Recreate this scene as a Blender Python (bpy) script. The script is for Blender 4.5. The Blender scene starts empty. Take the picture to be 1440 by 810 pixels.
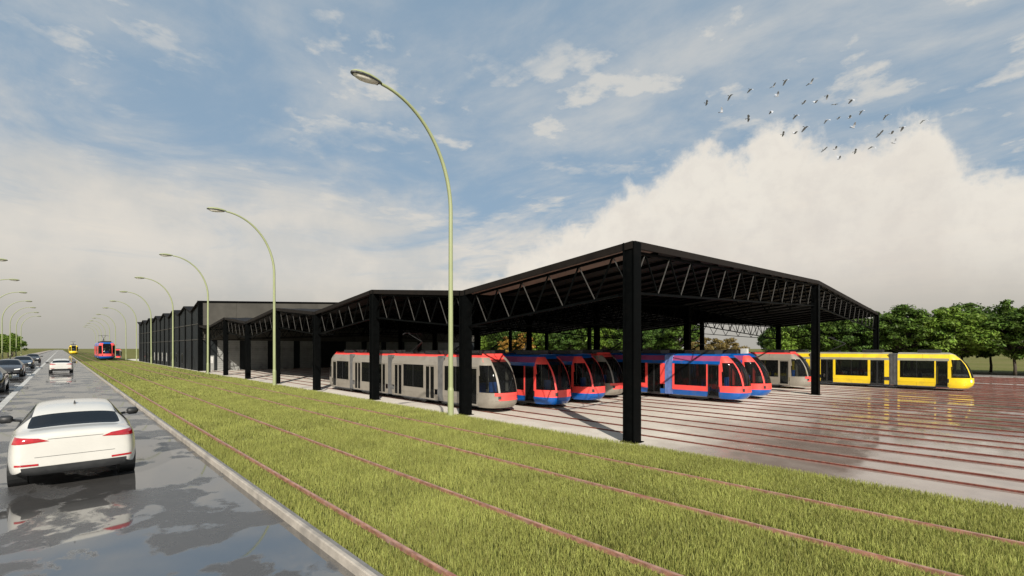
import bpy, bmesh, math, random
import numpy as np
from mathutils import Vector, Matrix
from mathutils.bvhtree import BVHTree
random.seed(7); rng = np.random.default_rng(7)
S = bpy.context.scene; COL = S.collection
R = math.radians; PI = math.pi

# ------------------------------------------------------------------ camera
TH = math.atan2(635.0, 658.0); ST, CT = math.sin(TH), math.cos(TH)
EYE = 2.4; YZ = -1.5                       # eye height over the road, level of the depot yard
cam = bpy.data.cameras.new('camera'); camo = bpy.data.objects.new('camera', cam); COL.objects.link(camo)
camo.location = (0, 0, EYE); camo.rotation_euler = (R(90), 0, -TH)
cam.sensor_width = 36; cam.lens = 36*658/1440; cam.shift_y = 84.5/1440
cam.clip_start = .1; cam.clip_end = 6000
S.camera = camo
S.view_settings.view_transform = 'Standard'; S.view_settings.look = 'None'
S.view_settings.gamma = 1; EXPO = .35; S.view_settings.exposure = EXPO
try: S.cycles.max_bounces = 8; S.cycles.transparent_max_bounces = 12
except Exception: pass

# ------------------------------------------------------------------ sun
SUN_EL = R(31.5); SDX, SDY = .563, .827
sun = bpy.data.lights.new('sun', 'SUN'); suno = bpy.data.objects.new('sun', sun); COL.objects.link(suno)
sun.energy = 5.0; sun.angle = R(.5); sun.color = (1, .93, .82)
suno.rotation_euler = Vector((SDX*math.cos(SUN_EL), SDY*math.cos(SUN_EL), -math.sin(SUN_EL))).to_track_quat('-Z', 'Y').to_euler()
suno.location = (-40, -60, 60)

# ------------------------------------------------------------------ world
def lin(r, g, b): 
    f = lambda c: (c/255/12.92 if c/255 <= .04045 else ((c/255+.055)/1.055)**2.4)
    return (f(r), f(g), f(b))
W = bpy.data.worlds.new('World'); S.world = W; W.use_nodes = True
nt = W.node_tree; nt.nodes.clear(); N = nt.nodes; LK = nt.links
WS = .1
_l = lin
def lin(r, g, b): return tuple(c/2**EXPO for c in _l(r, g, b))      # sky tones as they read at this exposure
class G:                                   # tiny node helper
    def __init__(s, nt): s.nt = nt
    def n(s, t, **kw):
        o = s.nt.nodes.new(t)
        for k, v in kw.items(): setattr(o, k, v)
        return o
    def set(s, sock, v):
        if hasattr(v, 'is_linked') or hasattr(v, 'links'): s.nt.links.new(v, sock)
        else: sock.default_value = v
    def m(s, op, a, b=None, c=None, clamp=False):
        o = s.n('ShaderNodeMath', operation=op, use_clamp=clamp)
        s.set(o.inputs[0], a)
        if b is not None: s.set(o.inputs[1], b)
        if c is not None: s.set(o.inputs[2], c)
        return o.outputs[0]
    def mr(s, v, a, b, c=0., d=1., smooth=True):
        o = s.n('ShaderNodeMapRange'); o.interpolation_type = 'SMOOTHSTEP' if smooth else 'LINEAR'; o.clamp = True
        s.set(o.inputs[0], v)
        for i, x in enumerate((a, b, c, d)): s.set(o.inputs[i+1], x)
        return o.outputs[0]
    def noise(s, vec, scale, detail=6, rough=.55, dist=0.):
        o = s.n('ShaderNodeTexNoise'); o.inputs['Scale'].default_value = scale; o.inputs['Detail'].default_value = detail
        o.inputs['Roughness'].default_value = rough; o.inputs['Distortion'].default_value = dist
        if vec is not None: s.nt.links.new(vec, o.inputs['Vector'])
        return o.outputs['Fac']
    def mix(s, f, a, b):
        o = s.n('ShaderNodeMix', data_type='RGBA'); s.set(o.inputs[0], f)
        for k, v in ((6, a), (7, b)):
            if isinstance(v, tuple): v = (*v[:3], 1)
            s.set(o.inputs[k], v)
        return o.outputs[2]
    def comb(s, x, y, z):
        o = s.n('ShaderNodeCombineXYZ')
        for i, v in enumerate((x, y, z)): s.set(o.inputs[i], v)
        return o.outputs[0]
    def curve(s, v, pts):
        o = s.n('ShaderNodeFloatCurve'); c = o.mapping.curves[0]
        o.mapping.use_clip = False
        while len(c.points) > 2: c.points.remove(c.points[1])
        c.points[0].location = pts[0]; c.points[-1].location = pts[-1]
        for p in pts[1:-1]: c.points.new(*p)
        for p in c.points: p.handle_type = 'VECTOR'
        o.mapping.update(); s.set(o.inputs['Value'], v)
        return o.outputs['Value']
g = G(nt)
sky = g.n('ShaderNodeTexSky', sky_type='NISHITA'); sky.sun_disc = False
sky.sun_elevation = SUN_EL; sky.sun_rotation = math.atan2(-SDX, -SDY)
sky.air_density = 1.0; sky.dust_density = 2.0; sky.ozone_density = 1.5
tc = g.n('ShaderNodeTexCoord'); D = tc.outputs['Generated']
sp = g.n('ShaderNodeSeparateXYZ'); LK.new(D, sp.inputs[0]); dx, dy, dz = sp.outputs
yf = g.m('ADD', g.m('MULTIPLY', dx, ST), g.m('MULTIPLY', dy, CT))
xr = g.m('SUBTRACT', g.m('MULTIPLY', dx, CT), g.m('MULTIPLY', dy, ST))
az01 = g.m('ADD', g.m('DIVIDE', g.m('ARCTAN2', xr, yf), 2*PI), .5)     # 0..1, straight ahead = .5
el = g.m('ARCSINE', dz)
def azel(x, y): 
    return math.atan2(x-720, 658)/(2*PI)+.5, math.atan2(489.5-y, math.hypot(658, x-720))
# heaped cloud bank ahead to the right: its top line by bearing
top = [(640, 395), (690, 385), (735, 345), (800, 318), (850, 288), (870, 258), (888, 228), (903, 246), (930, 236), (962, 214), (1000, 190),
       (1030, 206), (1062, 200), (1095, 166), (1150, 180), (1200, 182), (1240, 186), (1285, 156), (1310, 130), (1332, 168), (1350, 214), (1375, 228), (1402, 214), (1440, 232)]
pts = [(0, .16), (.2, .22), (.33, .05), (.42, .08)] + [azel(*p) for p in top] + [(.68, .30), (.8, .2), (1, .16)]
prof = g.curve(az01, pts)
nA = g.noise(D, 9, 9, .6); nB = g.noise(D, 26, 7, .62)
wob = g.m('ADD', g.m('MULTIPLY', g.m('SUBTRACT', nA, .5), .15), g.m('MULTIPLY', g.m('SUBTRACT', nB, .5), .10))
h = g.m('SUBTRACT', g.m('ADD', prof, wob), el)
cum = g.mr(h, -.006, .042)
# soft sheet of cloud on the left
pts2 = [(0, .3), (.25, .42)] + [azel(*p) for p in ((0, 120), (150, 160), (320, 205), (480, 232), (600, 285), (680, 318), (770, 312), (850, 345), (940, 430))] + [(.6, .05), (.8, .2), (1, .3)]
prof2 = g.curve(az01, pts2)
cz = g.m('MAXIMUM', dz, .03)
plane = g.comb(g.m('DIVIDE', dx, cz), g.m('DIVIDE', dy, cz), 0.)
mp = g.n('ShaderNodeMapping'); LK.new(plane, mp.inputs[0]); mp.inputs['Rotation'].default_value = (0, 0, R(-25)); mp.inputs['Scale'].default_value = (1.0, .72, 1)
nC = g.noise(mp.outputs[0], .9, 9, .6, .6); nD = g.noise(mp.outputs[0], 2.6, 9, .62, .3)
h2 = g.m('SUBTRACT', g.m('ADD', prof2, g.m('MULTIPLY', g.m('SUBTRACT', nC, .5), .55)), el)
sheet = g.m('MULTIPLY', g.mr(h2, -.10, .16), .9)
# thin streaky high cloud everywhere
cir = g.mr(g.m('ADD', g.m('MULTIPLY', nC, .62), g.m('MULTIPLY', nD, .38)), .40, .72)
puff = g.m('MULTIPLY', g.mr(g.m('ADD', g.m('MULTIPLY', g.noise(plane, 1.5, 10, .58, .2), .6), g.m('MULTIPLY', g.noise(plane, 4.5, 8, .6), .4)), .50, .60), g.mr(nC, .36, .56))
cir = g.m('MULTIPLY', g.m('MAXIMUM', g.m('MULTIPLY', cir, .72), g.m('MULTIPLY', puff, .9)), g.mr(el, .12, .45, .75, .92))
blue = g.mix(.80, sky.outputs[0], tuple(c/WS for c in lin(145, 169, 189)))
nE = g.noise(D, 5, 6, .55)
thin = tuple(c/WS for c in lin(217, 214, 207))
shc = g.mix(g.mr(nE, .35, .65), tuple(c/WS for c in lin(203, 202, 198)), tuple(c/WS for c in lin(226, 219, 208)))
c1 = g.mix(cir, blue, thin)
c2 = g.mix(sheet, c1, shc)
# shade inside the heaps: bright rims above, flat grey-beige bodies
body = g.mix(g.mr(g.m('ADD', h, g.m('MULTIPLY', g.m('SUBTRACT', nE, .5), .25)), .02, .32), tuple(c/WS for c in lin(238, 231, 219)), tuple(c/WS for c in lin(222, 213, 202)))
body = g.mix(g.m('MULTIPLY', g.mr(nB, .42, .66), .25), body, tuple(c/WS for c in lin(214, 207, 200)))
c3 = g.mix(g.m('MULTIPLY', cum, .93), c2, body)
# haze towards the horizon
hz = g.mr(el, .0, .20, 1., 0.)
hz = g.m('POWER', hz, 1.4)
c4 = g.mix(hz, c3, tuple(c/WS for c in lin(175, 172, 164)))
bg = g.n('ShaderNodeBackground'); bg.inputs[1].default_value = WS
LK.new(c4, bg.inputs[0]); wo = g.n('ShaderNodeOutputWorld'); LK.new(bg.outputs[0], wo.inputs[0])

# ------------------------------------------------------------------ materials
def mat(name, col, rough=.6, var=.12, scale=6., bump=0., bscale=40., metal=0., spec=.5, coat=0., dirt=None, island=0.):
    m = bpy.data.materials.new(name); m.use_nodes = True; t = m.node_tree; b = t.nodes['Principled BSDF']; q = G(t)
    co = q.n('ShaderNodeTexCoord').outputs['Object']
    n = q.noise(co, scale, 5, .6)
    dark = tuple(c*(1-var) for c in col); lite = tuple(min(1, c*(1+var)) for c in col)
    c = q.mix(q.mr(n, .3, .7), dark, lite)
    if dirt:
        n2 = q.noise(co, dirt[1], 6, .65)
        c = q.mix(q.mr(n2, .5, .72, 0, dirt[2]), c, dirt[0])
    if island:
        ge = q.n('ShaderNodeNewGeometry')
        hs = q.n('ShaderNodeHueSaturation'); t.links.new(c, hs.inputs['Color'])
        t.links.new(q.mr(ge.outputs['Random Per Island'], 0, 1, 1-island, 1+island, False), hs.inputs['Value'])
        t.links.new(q.mr(ge.outputs['Random Per Island'], 0, 1, .485, .51, False), hs.inputs['Hue'])
        c = hs.outputs[0]
    t.links.new(c, b.inputs['Base Color'])
    r = q.mr(n, .2, .8, max(0, rough*.8), min(1, rough*1.2)); t.links.new(r, b.inputs['Roughness'])
    b.inputs['Metallic'].default_value = metal; b.inputs['Specular IOR Level'].default_value = spec
    if coat: b.inputs['Coat Weight'].default_value = coat; b.inputs['Coat Roughness'].default_value = .05
    if bump:
        bp = q.n('ShaderNodeBump'); bp.inputs['Strength'].default_value = bump; bp.inputs['Distance'].default_value = .02
        t.links.new(q.noise(co, bscale, 4, .6), bp.inputs['Height']); t.links.new(bp.outputs[0], b.inputs['Normal'])
    return m
def foliage(name, col, var=.35, tr=.35, val=.45):
    m = mat(name, col, .55, var, .8, island=val, spec=.3)
    t = m.node_tree; b = t.nodes['Principled BSDF']; out = t.nodes['Material Output']; q = G(t)
    tl = q.n('ShaderNodeBsdfTranslucent'); t.links.new(b.inputs['Base Color'].links[0].from_socket, tl.inputs[0])
    mx = q.n('ShaderNodeMixShader'); mx.inputs[0].default_value = tr
    t.links.new(b.outputs[0], mx.inputs[1]); t.links.new(tl.outputs[0], mx.inputs[2]); t.links.new(mx.outputs[0], out.inputs[0])
    return m
def glass(name, tint, clear=.45, rough=.03):
    m = bpy.data.materials.new(name); m.use_nodes = True; t = m.node_tree; b = t.nodes['Principled BSDF']; q = G(t)
    b.inputs['Base Color'].default_value = (*[c*.06 for c in tint], 1); b.inputs['Roughness'].default_value = rough
    b.inputs['Specular IOR Level'].default_value = .6
    tr = q.n('ShaderNodeBsdfTransparent'); tr.inputs[0].default_value = (*tint, 1)
    fr = q.n('ShaderNodeFresnel'); fr.inputs[0].default_value = 1.45
    f = q.m('SUBTRACT', 1., q.m('MULTIPLY', q.m('SUBTRACT', 1., fr.outputs[0]), clear))
    n = q.noise(q.n('ShaderNodeTexCoord').outputs['Object'], 3., 3)
    t.links.new(q.mr(n, .3, .7, rough*.6, rough*1.6), b.inputs['Roughness'])
    mx = q.n('ShaderNodeMixShader'); t.links.new(f, mx.inputs[0]); t.links.new(tr.outputs[0], mx.inputs[1]); t.links.new(b.outputs[0], mx.inputs[2])
    t.links.new(mx.outputs[0], t.nodes['Material Output'].inputs[0])
    return m

def road_material():
    m = bpy.data.materials.new('wet_asphalt'); m.use_nodes = True; t = m.node_tree; b = t.nodes['Principled BSDF']; q = G(t)
    co = q.n('ShaderNodeTexCoord').outputs['Object']
    mp = q.n('ShaderNodeMapping'); t.links.new(co, mp.inputs[0]); mp.inputs['Scale'].default_value = (1.0, .8, 1); mp.inputs['Rotation'].default_value = (0, 0, .5)
    n = q.noise(mp.outputs[0], .75, 8, .58, .25)
    pud = q.mr(n, .462, .506)
    fine = q.noise(co, 90, 3, .7); mid = q.noise(co, 2.2, 5, .6)
    c = q.mix(mid, (.050, .050, .052), (.082, .080, .079))
    c = q.mix(q.mr(fine, .5, .75, 0, .5), c, (.10, .10, .10))
    c = q.mix(q.m('MULTIPLY', pud, .5), c, (.05, .047, .043))
    t.links.new(c, b.inputs['Base Color'])
    rd = q.mr(mid, .3, .7, .22, .36)
    r = q.m('ADD', q.m('MULTIPLY', q.m('SUBTRACT', 1., pud), rd), q.m('MULTIPLY', pud, .035))
    t.links.new(r, b.inputs['Roughness'])
    bp = q.n('ShaderNodeBump'); bp.inputs['Distance'].default_value = .01
    t.links.new(q.m('MULTIPLY', q.m('SUBTRACT', 1., pud), .35), bp.inputs['Strength'])
    t.links.new(fine, bp.inputs['Height']); t.links.new(bp.outputs[0], b.inputs['Normal'])
    t.links.new(q.mr(pud, 0, 1, 1.5, 3.5, False), b.inputs['IOR'])
    return m
def yard_material():
    m = bpy.data.materials.new('yard_concrete'); m.use_nodes = True; t = m.node_tree; b = t.nodes['Principled BSDF']; q = G(t)
    co = q.n('ShaderNodeTexCoord').outputs['Object']
    sx = q.n('ShaderNodeSeparateXYZ'); t.links.new(co, sx.inputs[0])
    a = q.noise(co, .16, 7, .6); bq = q.noise(co, 1.4, 6, .6); f = q.noise(co, 30, 4, .65)
    c = q.mix(bq, (.52, .475, .415), (.66, .61, .54))
    c = q.mix(q.mr(a, .5, .68, 0, .5), c, (.42, .37, .325))
    c = q.mix(q.mr(f, .52, .75, 0, .35), c, (.30, .27, .24))
    # rain reaches the slab outside the shed and a little way in under its edge
    edge = q.m('ADD', sx.outputs[1], q.m('MULTIPLY', q.m('SUBTRACT', q.noise(co, .12, 5, .6), .5), 9.))
    wet = q.mr(edge, 5.5, 12.0, 1, 0)
    deep = q.m('MULTIPLY', wet, q.mr(q.noise(co, .30, 7, .6, .4), .36, .50))
    c = q.mix(q.m('MULTIPLY', wet, q.mr(a, .3, .65, .55, .95)), c, (.195, .145, .122))
    t.links.new(c, b.inputs['Base Color'])
    r = q.m('SUBTRACT', q.mr(bq, .3, .7, .62, .8), q.m('ADD', q.m('MULTIPLY', wet, .36), q.m('MULTIPLY', deep, .26)))
    t.links.new(q.m('MAXIMUM', r, .06), b.inputs['Roughness'])
    bp = q.n('ShaderNodeBump'); bp.inputs['Distance'].default_value = .01
    t.links.new(q.m('MULTIPLY', q.m('SUBTRACT', 1., deep), .25), bp.inputs['Strength'])
    t.links.new(f, bp.inputs['Height']); t.links.new(bp.outputs[0], b.inputs['Normal'])
    return m
def ground_material():
    m = bpy.data.materials.new('field_grass'); m.use_nodes = True; t = m.node_tree; b = t.nodes['Principled BSDF']; q = G(t)
    co = q.n('ShaderNodeTexCoord').outputs['Object']
    a = q.noise(co, .02, 6, .6); f = q.noise(co, 3, 5, .7)
    c = q.mix(q.mr(a, .35, .65), (.115, .125, .03), (.17, .15, .055)); c = q.mix(q.mr(f, .4, .7, 0, .5), c, (.07, .085, .02))
    t.links.new(c, b.inputs['Base Color']); b.inputs['Roughness'].default_value = .9; b.inputs['Specular IOR Level'].default_value = .1
    return m
M = dict(
 road=road_material(), yard=yard_material(), field=ground_material(),
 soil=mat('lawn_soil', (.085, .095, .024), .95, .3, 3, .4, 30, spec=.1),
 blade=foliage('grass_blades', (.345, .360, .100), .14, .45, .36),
 kerb=mat('kerb_stone', (.36, .325, .28), .7, .15, 4, .3, 60, dirt=((.14, .13, .12), 1.5, .6)),
 kerbc=mat('kerb_concrete', (.17, .165, .16), .75, .18, 5, .3, 60, dirt=((.10, .10, .09), 2, .6)),
 line=mat('line_paint', (.46, .45, .42), .5, .15, 2, dirt=((.25, .25, .24), 6, .5)),
 pave=mat('pavement', (.30, .26, .22), .8, .2, 1.2, .3, 30),
 rail=mat('rusty_rail', (.27, .135, .095), .5, .35, 8, .2, 60, spec=.4, dirt=((.32, .22, .2), 3, .7)),
 raild=mat('dark_rust_rail', (.125, .034, .024), .6, .3, 8, .2, 60, spec=.3),
 railtop=mat('rail_head', (.36, .21, .16), .5, .3, 5, metal=.1, dirt=((.25, .08, .05), 4, .8)),
 steel=mat('black_steel', (.0020, .0024, .0025), .55, .25, 3, spec=.03, dirt=((.006, .0055, .005), 2, .5)),
 steel_lit=mat('black_steel_lit', (.055, .053, .050), .45, .2, 3, spec=.25),  # paler black steel: sun and sky on one-way diagonals painted into the colour
 brown=mat('brown_fascia', (.013, .0105, .009), .6, .2, 2, spec=.08),
 lit_underside=mat('brown_lit_underside', (.16, .105, .085), .6, .15, 2, spec=.2),  # colour imitates light on the roof's underside
 sheet=mat('dark_roof_sheet', (.010, .0085, .0075), .6, .2, 1, spec=.06),
 clad=mat('charcoal_cladding', (.014, .017, .0185), .55, .2, .5, spec=.15, dirt=((.02, .02, .02), .4, .5)),
 cladf=mat('grey_brown_cladding', (.066, .062, .053), .6, .15, .4, spec=.3),
 door=mat('roller_door_grey', (.27, .275, .265), .35, .12, 1.2, spec=.5, dirt=((.10, .10, .10), .7, .5)),
 pane=mat('pale_pane', (.55, .55, .53), .15, .2, 1, spec=.6),
 lamp=mat('lamp_green', (.26, .29, .15), .5, .05, 1, spec=.5),
 lens=mat('lamp_lens', (.66, .63, .56), .2, .05, 6, spec=.6),
 rubber=mat('black_rubber', (.012, .012, .013), .7, .2, 8),
 dark=mat('dark_trim', (.016, .017, .018), .5, .2, 6),
 silver=mat('rim_metal', (.45, .45, .46), .3, .1, 4, metal=.8),
 white=mat('white_car_paint', (.53, .52, .485), .22, .03, 2, coat=.8),
 black=mat('black_car_paint', (.012, .013, .016), .2, .1, 2, coat=.8),
 navy=mat('slate_car_paint', (.03, .045, .065), .2, .1, 2, coat=.8),
 dgrey=mat('charcoal_car_paint', (.03, .031, .034), .25, .1, 2, coat=.8),
 grey=mat('grey_car_paint', (.12, .125, .13), .25, .1, 2, coat=.8),
 tail=mat('tail_light_red', (.33, .008, .014), .12, .2, 8, spec=.7, coat=.8),
 carglass=glass('car_glass', (.20, .26, .34), .35),
 tramglass=glass('tram_glass', (.50, .53, .53), .85),
 plate=mat('number_plate', (.6, .6, .56), .4, .05),
 headl=mat('headlight_glass', (.75, .75, .72), .1, .05, 4, spec=.8),
 blue=mat('tram_blue', (.0015, .085, .35), .32, .1, 1.5, coat=.25, dirt=((.16, .12, .09), 1.6, .30)),
 red=mat('tram_coral_red', (.80, .075, .065), .32, .06, 1.5, coat=.25, dirt=((.16, .12, .09), 1.6, .30)),
 magenta=mat('tram_magenta', (.30, .06, .16), .35, .1, 1.5, coat=.3),
 bellow=mat('bellows_slate_blue', (.13, .20, .45), .6, .15, 3),
 tgrey=mat('tram_warm_grey', (.235, .212, .178), .38, .06, 1.5, coat=.2, dirt=((.15, .13, .11), 1.4, .45)),
 tgrey2=mat('tram_mid_grey', (.22, .20, .17), .4, .06, 1.5, coat=.3),
 yellow=mat('tram_yellow', (.78, .55, .018), .32, .06, 1.5, coat=.25, dirt=((.16, .12, .09), 1.6, .30)),
 ygrey=mat('tram_olive_grey', (.26, .25, .18), .4, .08, 1.5, coat=.2),
 bellowg=mat('bellows_grey', (.10, .10, .10), .7, .2, 3),
 floor=mat('tram_floor', (.08, .08, .085), .7, .2, 3),
 seatb=mat('seat_blue', (.01, .09, .36), .7, .2, 3), seatr=mat('seat_red', (.6, .06, .05), .7, .2, 3),
 pole=mat('grab_pole', (.6, .55, .42), .3, .1, 3, metal=.5),
 bark=mat('bark', (.055, .043, .033), .9, .35, 5, .8, 20),
 leaf=foliage('leaves_green', (.085, .145, .022), .45, .4, .6),
 leaf2=foliage('leaves_deep_green', (.068, .125, .022), .45, .35, .6),
 leafs=foliage('leaves_bright_green', (.16, .25, .035), .3, .35, .45),
 leafo=foliage('leaves_autumn', (.34, .20, .04), .4, .35, .5),
 leafb=foliage('leaves_rust', (.20, .15, .05), .4, .35, .5),
 bird=mat('bird_plumage', (.36, .38, .42), .8, .2, 8),
)

# ------------------------------------------------------------------ mesh helpers
class MB:
    def __init__(s): s.v = []; s.f = []; s.mi = []
    def add(s, vs, fs, mi=0):
        o = len(s.v); s.v += [tuple(p) for p in vs]; s.f += [tuple(i+o for i in f) for f in fs]; s.mi += [mi]*len(fs); return s
    def box(s, x0, x1, y0, y1, z0, z1, mi=0):
        return s.add([(x, y, z) for z in (z0, z1) for y in (y0, y1) for x in (x0, x1)],
                     [(0, 2, 3, 1), (4, 5, 7, 6), (0, 1, 5, 4), (2, 6, 7, 3), (0, 4, 6, 2), (1, 3, 7, 5)], mi)
    def prism(s, poly, axis, a, b, mi=0):     # polygon (2D) extruded along an axis 'x','y','z'
        n = len(poly)
        def P(u, v, w): return {'x': (w, u, v), 'y': (u, w, v), 'z': (u, v, w)}[axis]
        vs = [P(u, v, a) for u, v in poly] + [P(u, v, b) for u, v in poly]
        fs = [tuple(range(n))[::-1], tuple(range(n, 2*n))] + [(i, (i+1) % n, (i+1) % n+n, i+n) for i in range(n)]
        return s.add(vs, fs, mi)
    def bar(s, p, q, w, h=None, mi=0):
        h = h or w; p = Vector(p); q = Vector(q); d = (q-p).normalized()
        up = Vector((0, 0, 1)) if abs(d.z) < .98 else Vector((0, 1, 0))
        a = d.cross(up).normalized(); b = a.cross(d)
        vs = [c + a*sx*w/2 + b*sz*h/2 for c in (p, q) for sx, sz in ((-1, -1), (1, -1), (1, 1), (-1, 1))]
        return s.add(vs, [(3, 2, 1, 0), (4, 5, 6, 7)] + [(i, (i+1) % 4, (i+1) % 4+4, i+4) for i in range(4)], mi)
    def tube(s, pts, rad, n=10, mi=0, cap=True):
        pts = [Vector(p) for p in pts]; rad = rad if isinstance(rad, (list, tuple)) else [rad]*len(pts)
        vs = []; fs = []; pa = None
        for i, p in enumerate(pts):
            d = (pts[min(i+1, len(pts)-1)]-pts[max(i-1, 0)]).normalized()
            if pa is None: pa = d.orthogonal().normalized()
            a = (pa - d*pa.dot(d)).normalized(); pa = a; b = d.cross(a)
            vs += [p+(a*math.cos(2*PI*k/n)+b*math.sin(2*PI*k/n))*rad[i] for k in range(n)]
        for i in range(len(pts)-1):
            fs += [(i*n+k, i*n+(k+1) % n, (i+1)*n+(k+1) % n, (i+1)*n+k) for k in range(n)]
        if cap: fs += [tuple(range(n))[::-1], tuple(range((len(pts)-1)*n, len(pts)*n))]
        return s.add(vs, fs, mi)
    def mesh(s, name, mats, smooth=False):
        m = bpy.data.meshes.new(name); m.from_pydata(s.v, [], s.f); m.update()
        for k in (mats if isinstance(mats, (list, tuple)) else [mats]): m.materials.append(k)
        m.polygons.foreach_set('material_index', s.mi)
        bm = bmesh.new(); bm.from_mesh(m); bmesh.ops.recalc_face_normals(bm, faces=bm.faces); bm.to_mesh(m); bm.free()
        if smooth: m.polygons.foreach_set('use_smooth', [True]*len(m.polygons))
        return m
    def build(s, name, mats, parent=None, smooth=False):
        return link(name, s.mesh(name, mats, smooth), parent)
def link(name, me, parent=None):
    o = bpy.data.objects.new(name, me); COL.objects.link(o)
    if parent is not None: o.parent = parent
    return o
def tag(o, label=None, cat=None, group=None, kind=None):
    for k, v in (('label', label), ('category', cat), ('group', group), ('kind', kind)):
        if v: o[k] = v
    return o
def empty(name, loc=(0, 0, 0), rz=0): 
    o = bpy.data.objects.new(name, None); COL.objects.link(o); o.location = loc; o.rotation_euler = (0, 0, rz); o.empty_display_size = .3; return o
def copy_tree(o, parent=None):
    c = o.copy(); COL.objects.link(c)
    if parent is not None: c.parent = parent
    for ch in list(o.children): copy_tree(ch, c)
    return c
ORD = ['first', 'second', 'third', 'fourth', 'fifth', 'sixth', 'seventh', 'eighth', 'ninth', 'tenth', 'eleventh', 'twelfth', 'thirteenth', 'fourteenth',
       'fifteenth', 'sixteenth', 'seventeenth', 'eighteenth', 'nineteenth', 'twentieth']
TENS = ['', '', 'twenty', 'thirty', 'forty', 'fifty', 'sixty', 'seventy', 'eighty', 'ninety']
def ordn(i):                                # 0-based
    if i < 20: return ORD[i]
    n = i+1; t, u = divmod(n, 10)
    return (TENS[t][:-1]+'ieth') if u == 0 else TENS[t]+'-'+ORD[u-1]

# ------------------------------------------------------------------ the setting
b = MB()
xs = [-2500, -60, -12, 2.3, 9.95, 11.0, 100, 2500]; zs = [-.02, -.02, -.02, -.02, -.02, YZ-.01, YZ-.01, YZ-.01]
ys = [-400, -60, 0, 60, 200, 600, 3500]
b.add([(x, y, z) for y in ys for x, z in zip(xs, zs)], [(j*8+i, j*8+i+1, (j+1)*8+i+1, (j+1)*8+i) for j in range(len(ys)-1) for i in range(7)])
tag(b.build('ground', M['field']), 'flat field running out to the hazy horizon', kind='structure')
b = MB(); b.add([(-5.8, -60, 0), (2.24, -60, 0), (2.24, 900, 0), (-5.8, 900, 0)], [(0, 1, 2, 3)])
tag(b.build('road', M['road']), 'wet dark asphalt road with broad puddles', kind='structure')
b = MB(); b.add([(-1.90, -60, .004), (-1.66, -60, .004), (-1.66, 900, .004), (-1.90, 900, .004)], [(0, 1, 2, 3)])
tag(b.build('lane_line', M['line']), 'worn white line along the middle of the road', kind='structure')
b = MB(); b.box(-8.6, -6.0, -60, 700, -.01, .09)
tag(b.build('pavement', M['pave']), 'brown pavement along the left side of the road', kind='structure')
b = MB(); b.box(-6.0, -5.8, -60, 700, -.01, .115)
tag(b.build('pavement_kerb', M['kerbc']), 'kerb on the left side of the road', kind='structure')
b = MB(); b.add([(2.35, -30, .05), (9.9, -30, .05), (9.9, 800, .05), (2.35, 800, .05), (10.05, -30, -.02), (10.05, 800, -.02)], [(0, 1, 2, 3), (1, 4, 5, 2)])
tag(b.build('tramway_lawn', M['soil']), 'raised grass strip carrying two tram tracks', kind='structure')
kerb = tag(empty('kerb'), 'pale stone kerb between wet road and grass tramway', kind='structure')
y = 16.3-13.2*4
while y < 420:
    k = MB(); L = 13.2-.05
    k.prism([(2.24, -.05), (2.292, -.05), (2.292, .112), (2.252, .112), (2.24, .098)], 'y', 0, L)
    o = k.build('kerb_stone', M['kerb'], kerb); o.location = (0, y, 0)
    k = MB(); k.box(2.294, 2.352, 0, L, -.05, .10)
    o = k.build('kerb_backing', M['kerbc'], kerb); o.location = (0, y, 0)
    y += 13.2
b = MB(); b.add([(11.0, -60, YZ), (93.5, -60, YZ), (93.5, 215, YZ), (11.0, 215, YZ)], [(0, 1, 2, 3)])
tag(b.build('depot_yard', M['yard']), 'pale concrete depot yard, wet outside the shed', kind='structure')
b = MB(); b.box(93.5, 93.8, -60, 215, YZ-.05, YZ+.12)
tag(b.build('yard_kerb', M['kerbc']), 'low kerb along the far side of the depot yard', kind='structure')

# ------------------------------------------------------------------ tracks
def track(xc, z, y0, y1, gauge, label, group, w=.07, hgt=.05):
    t = tag(empty('tram_track', (xc, y0, z)), label, 'tram track', group)
    for s in (-1, 1):
        r = MB(); x = s*gauge/2
        r.box(x-w/2, x+w/2, 0, y1-y0, -.03, hgt); o = r.build('rail', M['rail' if z > 0 else 'raild'], t)
        r = MB(); r.box(x-w*.3, x+w*.3, 0, y1-y0, hgt+.0005, hgt+.007); r.build('rail_head', M['railtop' if z > 0 else 'rail'], o)
        if z < 0:
            r = MB(); xi = x - s*(w/2+.03); r.box(xi-.028, xi+.028, 0, y1-y0, .001, .006); r.build('flange_groove', M['raild'], o)
TX = [3.69, 7.37]
track(TX[0], .05, -30, 700, 1.65, 'tram track in the grass nearest the road kerb', 'tracks in the grass', .055, .045)
track(TX[1], .05, -30, 700, 1.65, 'tram track in the grass on the depot side', 'tracks in the grass', .055, .045)
OF = 2.8064
YT = [(6.94+1.38*k)*OF for k in range(7)] + [(16.85+1.38*k)*OF for k in range(7)] + [(27.1+1.38*k)*OF for k in range(4)]
for i, x in enumerate(YT):
    track(x, YZ, -45, 93.4 if i < 14 else 200, 1.66, f'rusty tram track across the yard, {ordn(i)} counted from the grass', 'tracks in the depot yard', .085, .045)

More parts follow.
